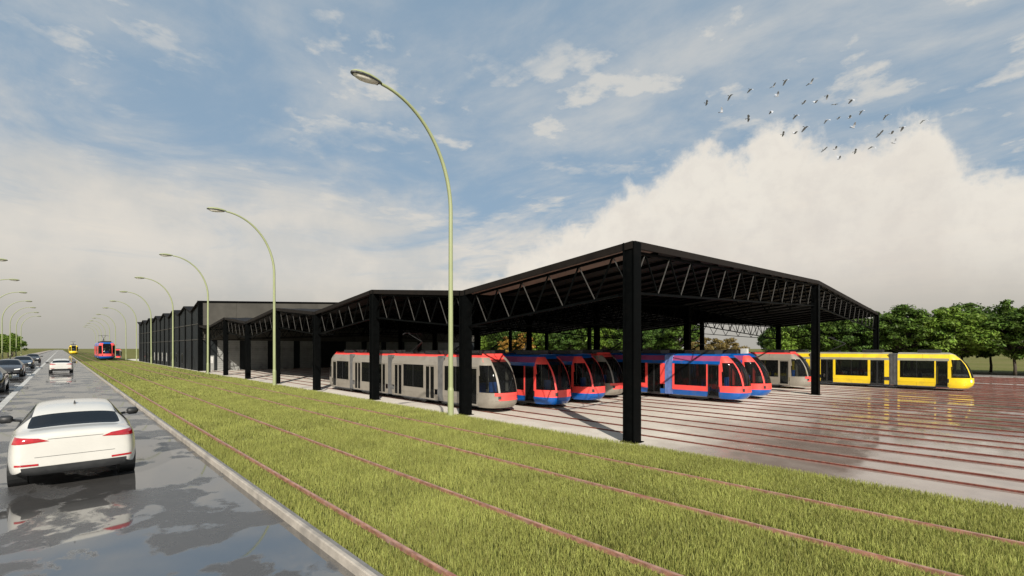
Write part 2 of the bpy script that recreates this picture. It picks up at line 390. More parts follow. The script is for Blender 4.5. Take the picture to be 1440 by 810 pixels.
# ------------------------------------------------------------------ grass (stuff)
def grass():
    zones = [(-3, 6, 3600, .10, .0075, 2), (6, 13, 2300, .10, .010, 1), (13, 26, 1100, .095, .015, 1), (26, 42, 380, .09, .027, 1), (42, 110, 90, .06, .05, 1)]
    V = []; F3 = []; F4 = []; off = 0
    rails = [c+s*.825 for c in TX for s in (-1, 1)]
    vs = []; loops = []; starts = []; pos = 0
    for (y0, y1, dens, hh, ww, seg) in zones:
        n = int((y1-y0)*7.4*dens)
        x = rng.uniform(2.37, 9.98, n); y = rng.uniform(y0, y1, n)
        dr = np.min(np.abs(x[:, None]-np.array(rails)[None]), axis=1)
        keep = dr > (.035 if y0 < 40 else .07) + .02*rng.random(n); x = x[keep]; y = y[keep]; n = len(x)
        h = hh*rng.uniform(.55, 1.15, n); a = rng.uniform(0, 2*PI, n); w = ww*rng.uniform(.7, 1.3, n)
        dr = dr[keep]; h *= np.where(dr < .14, .55, 1)
        la = rng.uniform(0, 2*PI, n); lean = h*rng.uniform(.05, .5, n)
        ca, sa = np.cos(a)*w/2, np.sin(a)*w/2; z0 = np.full(n, .045)
        lx, ly = np.cos(la)*lean, np.sin(la)*lean
        if seg == 2:
            P = np.stack([np.stack([x-ca, y-sa, z0], 1), np.stack([x+ca, y+sa, z0], 1),
                          np.stack([x+ca*.8+lx*.35, y+sa*.8+ly*.35, z0+h*.6], 1), np.stack([x-ca*.8+lx*.35, y-sa*.8+ly*.35, z0+h*.6], 1),
                          np.stack([x+lx, y+ly, z0+h*.95], 1)], 1).reshape(-1, 3)
            base = off+np.arange(n)[:, None]*5
            l = np.concatenate([base+np.array([0, 1, 2, 3]), base+np.array([3, 2, 4])], 1).reshape(-1)
            st = (pos+np.arange(n)[:, None]*7+np.array([0, 4])).reshape(-1)
            off += n*5; pos += n*7
        else:
            P = np.stack([np.stack([x-ca, y-sa, z0], 1), np.stack([x+ca, y+sa, z0], 1), np.stack([x+lx, y+ly, z0+h], 1)], 1).reshape(-1, 3)
            base = off+np.arange(n)[:, None]*3; l = (base+np.array([0, 1, 2])).reshape(-1)
            st = pos+np.arange(n)*3; off += n*3; pos += n*3
        vs.append(P); loops.append(l); starts.append(st)
    P = np.concatenate(vs).astype(np.float32); Lp = np.concatenate(loops).astype(np.int32); Stt = np.concatenate(starts).astype(np.int32)
    me = bpy.data.meshes.new('grass'); me.vertices.add(len(P)); me.vertices.foreach_set('co', P.ravel())
    me.loops.add(len(Lp)); me.loops.foreach_set('vertex_index', Lp); me.polygons.add(len(Stt)); me.polygons.foreach_set('loop_start', Stt)
    me.update(calc_edges=True); me.materials.append(M['blade'])
    tag(link('grass', me), 'short yellow-green grass growing between the rails', 'grass', kind='stuff')
grass()

# ------------------------------------------------------------------ tram shed (open steel roof on columns)
CX = [17.14+28.3*j for j in range(3)]; CYs = [10.58+11.06*k for k in range(8)]+[93.9]
def top_z(j, k): return YZ + (7.75 if k == 8 else 8.24 if k % 2 == 0 else 7.2) + (1.23 if j == 1 else 0)
shed = tag(empty('tram_shed', (CX[0], CYs[0], YZ)), 'open black steel tram shed with zigzag roof on tall columns beside the grass', 'tram shed')
OFS = Vector((CX[0], CYs[0], YZ))
def L_(x, y, z): return (x-OFS.x, y-OFS.y, z-OFS.z)
def column_mesh(hh):
    c = MB(); w = .27
    c.box(-w, w, -w, -w+.05, 0, hh); c.box(-w, w, w-.05, w, 0, hh)         # flanges
    c.box(-.20, .20, -w+.05, w-.05, 0, hh); 
    c.box(-.36, .36, -.36, .36, -.01, .03)
    return c.mesh('column', M['steel'])
cm = {}
for j in range(3):
    for k in range(8):
        hh = top_z(j, k)-YZ+(.03 if j != 1 else -.3)
        key = round(hh, 2)
        if key not in cm: cm[key] = column_mesh(hh)
        o = link('column', cm[key], shed); o.location = L_(CX[j]-(.05 if j == 0 else 0), CYs[k]-(.05 if k == 0 else 0), YZ)
# roof: one sheet per bay and side, ribbed
for j in range(2):
    for k in range(8):
        r = MB(); n = 14; th = .10
        ov0 = .22 if j == 0 else 0; ov1 = .22 if j == 1 else 0; f0 = .22 if k == 0 else 0
        xa, xb = CX[j]-ov0+(.004 if j else 0), CX[j+1]+ov1
        ya, yb = CYs[k]-f0, CYs[k+1]-.004
        za, zb = top_z(j, k), top_z(j+1, k); zc, zd = top_z(j, k+1), top_z(j+1, k+1)
        prof = []
        for i in range(n*4+1):
            t = i/(n*4); prof.append((t, .035 if (i % 4) in (1, 2) else 0))
        vs = []; 
        for (yy, z0, z1) in ((ya, za, zb), (yb, zc, zd)):
            for (t, e) in prof: vs.append(L_(xa+(xb-xa)*t, yy, z0+(z1-z0)*t+e))
        m_ = len(prof); vs += [(p[0], p[1], p[2]-th) for p in vs[:m_*2]]
        fs = []
        for i in range(m_-1):
            fs += [(i, i+1, m_+i+1, m_+i), (2*m_+i, 3*m_+i, 3*m_+i+1, 2*m_+i+1), (i, 2*m_+i, 2*m_+i+1, i+1), (m_+i, m_+i+1, 3*m_+i+1, 3*m_+i)]
        fs += [(0, m_, 3*m_, 2*m_), (m_-1, 3*m_-1, 4*m_-1, 2*m_-1)]
        r.add(vs, fs); r.build('roof_sheet', M['sheet'], shed)
# strip added under the front bay's roof edge, painting its lit underside brown
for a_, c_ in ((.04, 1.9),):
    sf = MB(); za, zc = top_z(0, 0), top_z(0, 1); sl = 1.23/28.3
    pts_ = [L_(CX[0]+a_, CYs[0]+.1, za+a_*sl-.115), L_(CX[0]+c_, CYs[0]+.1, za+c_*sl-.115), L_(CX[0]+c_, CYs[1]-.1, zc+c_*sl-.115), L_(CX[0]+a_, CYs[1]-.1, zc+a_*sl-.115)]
    sf.add(pts_+[(x, y, z-.03) for x, y, z in pts_], [(0, 1, 2, 3), (7, 6, 5, 4), (0, 4, 5, 1), (1, 5, 6, 2), (2, 6, 7, 3), (3, 7, 4, 0)]); sf.build('lit_underside_strip', M['lit_underside'], shed)
# fascia boards
def fascia(pts, w=.07, h=.30, dz=-.09):
    for p, q in zip(pts, pts[1:]):
        f = MB(); f.bar(L_(p[0], p[1], p[2]+dz), L_(q[0], q[1], q[2]+dz), w, h); f.build('fascia', M['brown'], shed)
fascia([(CX[0]-.26, CYs[k]-(.25 if k == 0 else 0), top_z(0, k)) for k in range(9)])
fascia([(CX[2]+.26, CYs[k]-(.25 if k == 0 else 0), top_z(2, k)) for k in range(9)])
fascia([(CX[j]+(-.2, 0, .2)[j], CYs[0]-.26, top_z(j, 0)) for j in range(3)])
# trusses
def truss(p, q, n, separate, depth=1.72, drop=.32, cw=.11, dw=.062):
    p = Vector(L_(*p)); q = Vector(L_(*q)); up = Vector((0, 0, 1))
    a0, a1 = p-up*drop, q-up*drop; b0, b1 = p-up*(drop+depth), q-up*(drop+depth)
    t = MB(); t.bar(a0, a1, cw, cw); t.bar(b0, b1, cw*.9, cw*.9)
    segs = []
    for i in range(n):
        A = b0.lerp(b1, i/n); T = a0.lerp(a1, (i+.5)/n); B = b0.lerp(b1, (i+1)/n); segs += [(A, T), (T, B)]
    if not separate:
        for A, B in segs: t.bar(A, B, dw, dw)
    o = t.build('truss', M['steel'], shed)
    if separate:
        for i, (A, B) in enumerate(segs): d = MB(); d.bar(A, B, dw*(.58 if i % 2 == 0 else 1), dw*(.58 if i % 2 == 0 else 1)); d.build('diagonal', M['steel_lit' if i % 2 == 0 else 'steel'], o)
for j in range(3):
    for k in range(8):
        truss((CX[j], CYs[k], top_z(j, k)), (CX[j], CYs[k+1], top_z(j, k+1)), 6 if k < 7 else 3, j == 0 and k < 6)
for k in range(8):
    for j in range(2):
        truss((CX[j], CYs[k], top_z(j, k)), (CX[j+1], CYs[k], top_z(j+1, k)), 13, k == 0)
for j in range(2):
    for i in range(1, 13):
        t = i/13; u = MB()
        pts = [(CX[j]+28.3*t, CYs[k], top_z(j, k)*(1-t)+top_z(j+1, k)*t-.2) for k in range(9)]
        for p, q in zip(pts, pts[1:]): u.bar(L_(*p), L_(*q), .09, .18)
        u.build('purlin', M['steel'], shed)

# ------------------------------------------------------------------ depot hall
FY = 94.0; PER = 12.28; HX0 = 17.0; HX1 = 78.0; MID = 47.5
def hall_eave(i): return YZ + (11.8 if i % 2 == 0 else 10.5)
def rise(x): return 1.75*(1-abs(x-MID)/(MID-HX0))
hall = tag(empty('depot_hall', (HX0, FY, YZ)), 'long charcoal depot hall with sawtooth roof and grey roller doors behind the shed', 'hall')
OFS = Vector((HX0, FY, YZ))
hb = PER/2
for i in range(14):
    y0, y1 = FY+hb*i, FY+hb*(i+1)
    w = MB(); n = 8
    for s in range(n):
        ya, yb = y0+.14+(y1-y0-.28)*s/n, y0+.14+(y1-y0-.28)*(s+.62)/n
        yc = y0+.14+(y1-y0-.28)*(s+1)/n
        zz = lambda y_: hall_eave(i)+(hall_eave(i+1)-hall_eave(i))*(y_-y0)/hb-.12
        w.prism([(ya-FY, 0), (yb-FY, 0), (yb-FY, zz(yb)-YZ), (ya-FY, zz(ya)-YZ)], 'x', -.02, .2)
        w.prism([(yb-FY, 0), (yc-FY, 0), (yc-FY, zz(yc)-YZ), (yb-FY, zz(yb)-YZ)], 'x', .06, .2)
    w.build('wall_panel', M['clad'], hall)
    p = MB(); p.box(-.16, .2, y0-FY-.13, y0-FY+.13, 0, hall_eave(i)-YZ-.2); p.build('pilaster', M['steel'], hall)
    for z_ in (5.3, 8.0):
        p = MB(); p.box(-.10, -.025, y0-FY+.14, y1-FY-.14, z_, z_+.12); p.build('cladding_rail', M['cladf'], hall)
    if 2 <= i <= 11:
        f = MB(); ym = (y0+y1)/2-FY; f.box(-.08, -.022, ym-.62, ym+.62, .85, 2.95); f = f.build('window', M['dark'], hall)
        f2 = MB(); f2.box(-.085, -.081, ym-.5, ym-.03, .97, 2.83); f2.box(-.085, -.081, ym+.03, ym+.5, .97, 2.83)
        f2.build('pane', M['pane'] if 5 <= i <= 9 else M['tramglass'], f)
    rf = MB()
    a, c = hall_eave(i), hall_eave(i+1)
    xsn = [HX0-.35, MID, HX1+.3]
    vs = []
    for yy, e in ((y0, a), (y1-.004, c)):
        for x in xsn: vs.append(L_(x, yy, e+rise(x)))
    vs += [(q[0], q[1], q[2]-.16) for q in vs]
    rf.add(vs, [(0, 1, 4, 3), (1, 2, 5, 4), (6, 9, 10, 7), (7, 10, 11, 8), (0, 3, 9, 6), (2, 8, 11, 5), (0, 6, 7, 1), (1, 7, 8, 2), (3, 4, 10, 9), (4, 5, 11, 10)])
    rf.build('roof_sheet', M['sheet'], hall)
# gable front with door openings
WD = HX1-HX0; piers = []; x = 2.6; doors = []
while x < WD-4.5: doors.append((x, x+3.5)); x += 4.62
DH = 5.25
edges = [0]+[e for d in doors for e in d]+[WD]
for i in range(0, len(edges), 2):
    p = MB(); p.box(edges[i]+.02, edges[i+1]-.02, -.02, .2, 0, DH); p.build('wall_pier', M['clad'], hall)
nP = 11
for i in range(nP):
    xa, xb = WD*i/nP+.01, WD*(i+1)/nP-.01; p = MB()
    zt = lambda x_: 11.8+rise(HX0+x_)-.17
    p.prism([(xa, DH+.02), (xb, DH+.02), (xb, zt(xb)), (xa, zt(xa))], 'y', -.03, .2); p.build('gable_panel', M['cladf'], hall)
f = MB(); f.bar((-.35, -.08, 11.8-.03), (MID-HX0, -.08, 11.8+1.75-.03), .12, .3); f.bar((MID-HX0, -.08, 13.52), (WD+.3, -.08, 11.77), .12, .3); f.build('verge_trim', M['steel'], hall)
p = MB(); p.box(-.25, .35, -.25, .12, 0, 11.7); p.build('corner_post', M['steel'], hall)
dm = MB()
for s in range(15):
    z0 = s*.35; dm.prism([(.02, z0), (.055, z0+.02), (.055, z0+.30), (.02, z0+.335), (.10, z0+.335), (.10, z0)], 'x', .02, 3.48)
dmesh = dm.mesh('roller_door', M['door'])
for i, (a, c) in enumerate(doors):
    if i == 4: 
        p = MB(); p.box(a+.005, c-.005, -.01, .2, 0, DH); p.build('wall_pier', M['clad'], hall); continue
    o = link('roller_door', dmesh, hall); o.location = (a, 0, 0)
p = MB(); p.box(1.0, 2.1, -.06, -.022, 0, 2.6); p = p.build('side_door', M['door'], hall)
q = MB(); q.box(1.15, 1.95, -.068, -.062, 1.3, 2.4); q.build('door_window', M['pane'], p)
p = MB(); p.box(.15, WD, 60, 85.9, 0, 8); p.build('inner_wall', M['clad'], hall)
p = MB(); p.box(WD-.2, WD, .2, 86, 0, 11.0); p.build('rear_wall', M['clad'], hall)
p = MB(); p.box(0.2, WD-.2, 85.8, 85.99, 0, 10.9); p.build('end_wall', M['clad'], hall)

# ------------------------------------------------------------------ trams
SCH = dict(
  blue=dict(skirt='blue', band='red', frieze='blue', cant='magenta', roof='blue', frame='red', strip='red', nose='blue', panel='red', arch='red', bellows='bellow', pillar='red'),
  grey=dict(skirt='tgrey', band='tgrey', frieze='tgrey', cant='tgrey', roof='red', frame='tgrey', strip='tgrey', nose='tgrey', panel='red', arch='tgrey', bellows='bellowg', pillar='tgrey2'),
  yellow=dict(skirt='yellow', band='yellow', frieze='ygrey', cant='yellow', roof='ygrey', frame='yellow', strip='ygrey', nose='yellow', panel='yellow', arch='yellow', bellows='bellowg', pillar='ygrey'))
HW = 1.25; LN = 1.6
ZT = [(.28, .30), (.5, .08), (.74, .0), (1.2, .03), (1.6, .12), (2.0, .25), (2.4, .44), (2.71, .66), (2.94, .86), (3.12, 1.06), (3.3, 1.3), (3.42, 1.55)]
def ytip(z):
    for (a, ya), (c, yc) in zip(ZT, ZT[1:]):
        if z <= c+1e-6: return ya+(yc-ya)*(z-a)/(c-a)
    return ZT[-1][1]
def hw(z):
    if z < .74: return HW-.10*((.74-z)/.46)**2
    if z > 2.8: return HW-.05*((z-2.8)/.14 if z < 2.94 else 1)-(.30*((z-2.94)/.48)**1.4 if z > 2.94 else 0)
    return HW
def npt(ph, z, off=0.):
    e = .80; c, s = max(0, math.cos(ph))**e, abs(math.sin(ph))**e*(1 if ph >= 0 else -1)
    yt = ytip(z); w = hw(z)
    return ((w+off)*s, LN-(LN-yt+off)*c, z)
def nose_parts(sc):
    zr = [.28, .4, .5, .62, .74, .9, 1.05, 1.2, 1.4, 1.6, 1.8, 2.0, 2.2, 2.4, 2.56, 2.71, 2.83, 2.94, 3.06, 3.18, 3.3, 3.36, 3.42]
    NP = 30; phs = [-PI/2+PI*i/(2*NP) for i in range(2*NP+1)]
    d = {k: MB() for k in ('nose_skirt', 'nose_panel', 'waist_band', 'windscreen', 'a_pillar', 'cab_window', 'cab_arch', 'nose_roof')}
    for zi in range(len(zr)-1):
        z0, z1 = zr[zi], zr[zi+1]; zm = (z0+z1)/2
        for pi_ in range(2*NP):
            p0, p1 = phs[pi_], phs[pi_+1]; pm = math.degrees(abs(p0+p1)/2)
            yback = LN-npt(math.radians(pm), zm)[1]
            if zm < .74: k = 'nose_skirt'
            elif zm < 1.2: k = 'nose_panel' if pm < 32 else 'waist_band'
            elif zm > 3.3: k = 'nose_roof'
            elif pm < 27: k = 'windscreen' if zm < 3.18 else 'nose_roof'
            elif pm < 33.5: k = 'a_pillar'
            elif zm < 2.83 and yback > .16: k = 'cab_window'
            else: k = 'cab_arch'
            off = .012 if k in ('nose_panel', 'a_pillar') else 0
            if p0+p1 > 0 and k in ('cab_window', 'cab_arch', 'a_pillar', 'waist_band'): k += '|'
            d.setdefault(k, MB()).add([npt(p0, z0, off), npt(p1, z0, off), npt(p1, z1, off), npt(p0, z1, off)], [(0, 1, 2, 3)])
    bot = MB(); bot.add([npt(p, .28) for p in phs], [tuple(range(len(phs)))]); 
    cols = dict(nose_skirt=sc['nose'], nose_panel=sc['panel'], waist_band=sc['band'], windscreen='tramglass', a_pillar=sc['arch'], cab_window='tramglass', cab_arch=sc['arch'], nose_roof=sc['roof'])
    out = []
    for k, mb in d.items():
        k = k.rstrip('|'); me = mb.mesh(k, M[cols[k]])
        bm = bmesh.new(); bm.from_mesh(me); bmesh.ops.remove_doubles(bm, verts=bm.verts, dist=1e-4); bmesh.ops.recalc_face_normals(bm, faces=bm.faces); bm.to_mesh(me); bm.free()
        me.polygons.foreach_set('use_smooth', [True]*len(me.polygons)); out.append((k, me))
    out.append(('nose_floor', bot.mesh('nose_floor', M['dark'])))
    return out
def make_tram(kind, mods, label, group, panto=1):
    sc = SCH[kind]; root = tag(empty('tram'), label, 'tram', group)
    P = lambda mb, name, m, par=root: mb.build(name, M[m], par)
    bounds = []; y = LN
    for i, L in enumerate(mods):
        bounds.append((y, y+L)); y += L+(.65 if i < len(mods)-1 else 0)
    total = y+LN
    for e in (0, 1):
        nr = empty('cab'); nr.parent = root
        if e: nr.location = (0, total, 0); nr.rotation_euler = (0, 0, PI)
        for k, me in nose_parts(sc) if e == 0 else CAB: link(k, me, nr)
        if e == 0: CAB = [(c.data.name.split('.')[0], c.data) for c in nr.children]
        for s in (-1, 1):
            h = MB(); 
            vs = [npt(math.radians(a_)*s, z_, .02) for z_ in (.82, .93, 1.04) for a_ in (25, 28, 31, 34)]
            h.add(vs, [(r*4+c, r*4+c+1, r*4+c+5, r*4+c+4) for r in range(2) for c in range(3)]); h.build('headlight', M['dark' if kind != 'yellow' else 'headl'], nr)
        w = MB(); w.tube([(-.05, .2, 1.2), (.1, .19, 1.5), (.45, .30, 2.05)], .015, 5); w.build('wiper', M['dark'], nr)
        dsh = MB(); dsh.box(-.95, .95, .55, 1.0, .5, 1.2); dsh.build('dashboard', M['dark'], nr)
        st = MB(); st.box(-.27, .27, 1.15, 1.6, .5, 1.0); st.box(-.27, .27, 1.55, 1.68, .95, 1.75); st.build('driver_seat', M['seatb'], nr)
        if kind == 'grey':
            c = MB(); vs = []
            for z_ in (3.0, 3.2, 3.36, 3.5):
                for a_ in range(-60, 61, 10): q = npt(math.radians(a_), min(z_, 3.42), .05); vs.append((q[0], q[1]+.1, z_+.03))
            c.add(vs, [(r*13+i, r*13+i+1, (r+1)*13+i+1, (r+1)*13+i) for r in range(3) for i in range(12)])
            vs2 = [vs[39+i] for i in range(13)]; c.add(vs2+[(.8, LN+.3, 3.5), (-.8, LN+.3, 3.5)], [tuple(range(15))])
            c.build('destination_cap', M['red'], nr)
            vb = MB()
            vs = [npt(math.radians(a_), z_, .03) for z_ in (1.02, 1.2) for a_ in range(-44, 45, 8)]
            vb.add(vs, [(i, i+1, 12+i+1, 12+i) for i in range(11)]); vb.build('red_brow', M['red'], nr)
    for mi, (y0, y1) in enumerate(bounds):
        L = y1-y0
        # openings along the side: (kind, a, b)
        if mi == 0: ops = [('door', .08, .88), ('win', .98, L-.16)]
        elif mi == len(mods)-1: ops = [('win', .16, L-.98), ('door', L-.88, L-.08)]
        else: ops = [('door', .35, 1.45), ('win', 1.65, L-1.65), ('door', L-1.45, L-.35)]
        for s in (-1, 1):
            x1 = s*HW; xi = s*(HW-.06)
            def slab(z0, z1, a, c, o0=0., o1=0., th=.06):
                mb = MB(); 
                mb.prism([(s*(hw(z0)+o0), z0), (s*(hw(z1)+o1), z1), (s*(hw(z1)+o1-th), z1), (s*(hw(z0)+o0-th), z0)], 'y', a, c); return mb
            edges = [0]; 
            for k, a, c in ops:
                if k == 'door': edges += [a, c]
            edges.append(L)
            for i in range(0, len(edges), 2):
                a, c = y0+edges[i], y0+edges[i+1]
                if c-a < .03: continue
                ns = max(1, round((c-a)/1.25))
                for q in range(ns):
                    ga, gc = a+(c-a)*q/ns+(.007 if q else 0), a+(c-a)*(q+1)/ns-(.007 if q < ns-1 else 0)
                    P(slab(.34, .74, ga, gc), 'skirt_panel', sc['skirt'])
                if c-a > .6: P(slab(.742, 1.10, a, c, .008, .008), 'waist_band', sc['band'])
            P(slab(2.712, 2.938, y0, y1), 'frieze', sc['frieze'])
            ns = max(1, round(L/1.8))
            for q in range(ns):
                P(slab(2.94, 3.3, y0+L*q/ns+(.008 if q else 0), y0+L*(q+1)/ns-(.008 if q < ns-1 else 0)), 'cant_rail', sc['cant'])
            # window posts
            cuts = sorted([0]+[e for o in ops for e in o[1:]]+[L])
            for i in range(0, len(cuts), 2):
                if cuts[i+1]-cuts[i] < .02: continue
                mb = MB(); a, c = y0+cuts[i], y0+cuts[i+1]
                mb.box(min(x1, xi), max(x1, xi), a, c, 1.102, 2.71); P(mb, 'window_post', sc['frame'] if kind != 'blue' or i else 'red')
            for k, a, c in ops:
                a += y0; c += y0
                if k == 'win':
                    nsub = max(1, round((c-a)/1.35)); 
                    for q in range(nsub):
                        wa, wc = a+(c-a)*q/nsub, a+(c-a)*(q+1)/nsub
                        mb = MB(); mb.box(min(s*(HW-.035), s*(HW-.02)), max(s*(HW-.035), s*(HW-.02)), wa+.015, wc-.015, 1.105, 2.708); P(mb, 'window', 'tramglass')
                        if q: mb = MB(); mb.box(min(s*(HW-.04), s*(HW-.005)), max(s*(HW-.04), s*(HW-.005)), wa-.013, wa+.013, 1.104, 2.709); P(mb, 'mullion', 'dark')
                else:
                    mb = MB(); X0, X1 = min(s*(HW-.06), s*(HW-.02)), max(s*(HW-.06), s*(HW-.02))
                    mm = (a+c)/2
                    for u, v in ((a, mm-.01), (mm+.01, c)) if c-a > .9 else ((a, c),):
                        mb.box(X0, X1, u, u+.05, .36, 2.71); mb.box(X0, X1, v-.05, v, .36, 2.71); mb.box(X0, X1, u+.05, v-.05, .36, .46); mb.box(X0, X1, u+.05, v-.05, 2.62, 2.71)
                    d_ = P(mb, 'door', 'dark' if kind != 'grey' else 'tgrey2')
                    mb = MB(); xm = s*(HW-.042); mb.box(min(xm, xm-s*.012), max(xm, xm-s*.012), a+.05, c-.05, .46, 2.62); mb.build('door_glass', M['tramglass'], d_)
        # roof, floor, ends, seats
        mb = MB(); w3, w4 = hw(3.3), hw(3.42)
        mb.prism([(-w3, 3.302), (w3, 3.302), (w4, 3.42), (w4*.6, 3.46), (-w4*.6, 3.46), (-w4, 3.42)], 'y', y0, y1); P(mb, 'roof', sc['roof'])
        mb = MB(); mb.box(-HW+.07, HW-.07, y0, y1, .30, .42); P(mb, 'floor', 'floor')
        mb = MB()
        for yy in (y0+.05, y1-.08):
            if (mi == 0 and yy < y0+1) or (mi == len(mods)-1 and yy > y1-1): continue
            mb.box(-HW+.07, -.5, yy, yy+.03, .42, 2.9); mb.box(.5, HW-.07, yy, yy+.03, .42, 2.9); mb.box(-.5, .5, yy, yy+.03, 2.3, 2.9)
        P(mb, 'end_partition', 'bellowg')
        for s in (-1, 1):
            ya = y0+1.6 if mi == 0 else y0+(.7 if mi == len(mods)-1 else 1.9); n = 0
            while ya < y1-1.2 and n < 4:
                mb = MB(); xc = s*.78; mb.box(xc-.38, xc+.38, ya, ya+.45, .42, .90); mb.box(xc-.38, xc+.38, ya+.43, ya+.53, .85, 1.55); P(mb, 'seat', 'seatb' if (n+mi) % 2 == 0 else 'seatr')
                ya += .95; n += 1
            mb = MB()
            for yy in (y0+.95, y1-.9): mb.tube([(s*.45, yy, .42), (s*.45, yy, 3.2)], .022, 6)
            P(mb, 'grab_pole', 'pole')
        # running gear
        ym = (y0+y1)/2 + (0 if 0 < mi < len(mods)-1 else (.6 if mi == 0 else -.6))
        bo = MB(); bo.box(-1.0, 1.0, ym-1.3, ym+1.3, .16, .30); bo.box(-1.12, -1.02, ym-1.5, ym+1.5, .2, .5); bo.box(1.02, 1.12, ym-1.5, ym+1.5, .2, .5)
        bo = P(bo, 'bogie', 'dark')
        wm = MB()
        for yy in (ym-.85, ym+.85):
            for s in (-.83, .83): wm.tube([(s-.06, yy, .30), (s+.06, yy, .30)], .29, 14)
        wm.build('wheel', M['rubber'], bo)
        eq = MB(); eq.box(-.72, .72, y0+.6, y0+2.2, 3.462, 3.72); P(eq, 'roof_box', 'dark')
        if mi == panto:
            pb = MB(); yb = y1-1.3; pb.box(-.5, .5, yb-.5, yb+.5, 3.462, 3.60); pb = P(pb, 'pantograph', 'dark')
            a = MB(); a.tube([(0, yb+.4, 3.6), (0, yb-1.0, 4.35)], .05, 6); a.tube([(-.3, yb+.4, 3.6), (0, yb-1.0, 4.33)], .022, 5); a.tube([(.3, yb+.4, 3.6), (0, yb-1.0, 4.33)], .022, 5); a.build('lower_arm', M['dark'], pb)
            a = MB(); a.tube([(0, yb-1.0, 4.35), (-.35, yb+.35, 5.0)], .03, 6); a.tube([(0, yb-1.0, 4.35), (.35, yb+.35, 5.0)], .03, 6); a.build('upper_arm', M['dark'], pb)
            a = MB(); a.tube([(-.85, yb+.35, 4.9), (-.65, yb+.35, 5.02), (.65, yb+.35, 5.02), (.85, yb+.35, 4.9)], .03, 6); a.tube([(-.7, yb+.1, 5.02), (.7, yb+.1, 5.02)], .022, 6); a.build('collector_head', M['dark'], pb)
        if mi < len(mods)-1:
            be = MB(); n = 6
            for i in range(n):
                ya, yb_ = y1+.65*i/n, y1+.65*(i+1)/n; ymid = (ya+yb_)/2
                for (u, v, o) in ((ya, ymid, .04), (ymid, yb_, .0)):
                    w = HW-.02-.04+o
                    be.box(-w, -w+.08, u, v, .36, 3.2); be.box(w-.08, w, u, v, .36, 3.2); be.box(-w, w, u, v, 3.2, 3.32+o)
            P(be, 'bellows', sc['bellows'])
    root['_len'] = total
    return root
GRP = {'blue': 'blue and red trams', 'grey': 'grey trams', 'yellow': 'yellow trams'}
PB = {k: None for k in GRP}
def place(kind, x, y, z, label, long=False):
    key = kind+('L' if long else '')
    if PB.get(key) is None:
        mods = [3.6, 7.0, 3.6] if not long else [3.6, 6.0, 6.0, 3.6]
        PB[key] = o = make_tram(kind, mods, label, GRP[kind])
    else: o = copy_tree(PB[key])
    o.location = (x, y, z); tag(o, label, 'tram', GRP[kind]); return o
z_ = YZ+.02
place('blue', YT[4], 12.07, z_, 'blue and red tram standing in sunlight just right of the shed corner column')
tb = place('blue', YT[5], 11.95, z_, 'blue and red tram half hidden behind the sunlit blue tram')
ub = MB(); ub.box(-.22, .22, 1.65, 2.1, 3.462, 3.85); ub.build('aerial_unit', M['pane'], tb)
place('blue', YT[1], 19.2, z_, 'blue and red tram under the shed just behind the front of the long grey tram')
place('blue', YT[2], 19.2, z_, 'blue and red tram parked between another blue tram and a grey tram')
place('grey', YT[0], 20.3, z_, 'long warm grey tram with red roof on the track closest to the grass', True)
place('grey', YT[3], 20.1, z_, 'grey tram in deep shade just left of the corner column showing its red brow')
place('grey', YT[8], 12.1, z_, 'grey tram behind the two sunlit blue trams, left of the yellow tram')
place('grey', YT[6], 15.0, z_, 'grey tram with only its red cap showing over the blue trams')
place('yellow', YT[10], 1.4, z_, 'long yellow tram standing out in the open on the right of the shed', True)
place('yellow', YT[11], 30.0, z_, 'yellow tram deep in the shed with only a sliver of roof showing')
place('blue', TX[1]-.75, 121, .09, 'blue and red tram coming along the grass track with raised pantograph')
place('grey', 13.7, 204, z_, 'distant grey tram with red front just right of the blue tram on the grass')
place('yellow', TX[0], 246, .09, 'tiny distant yellow tram at the far end of the road')

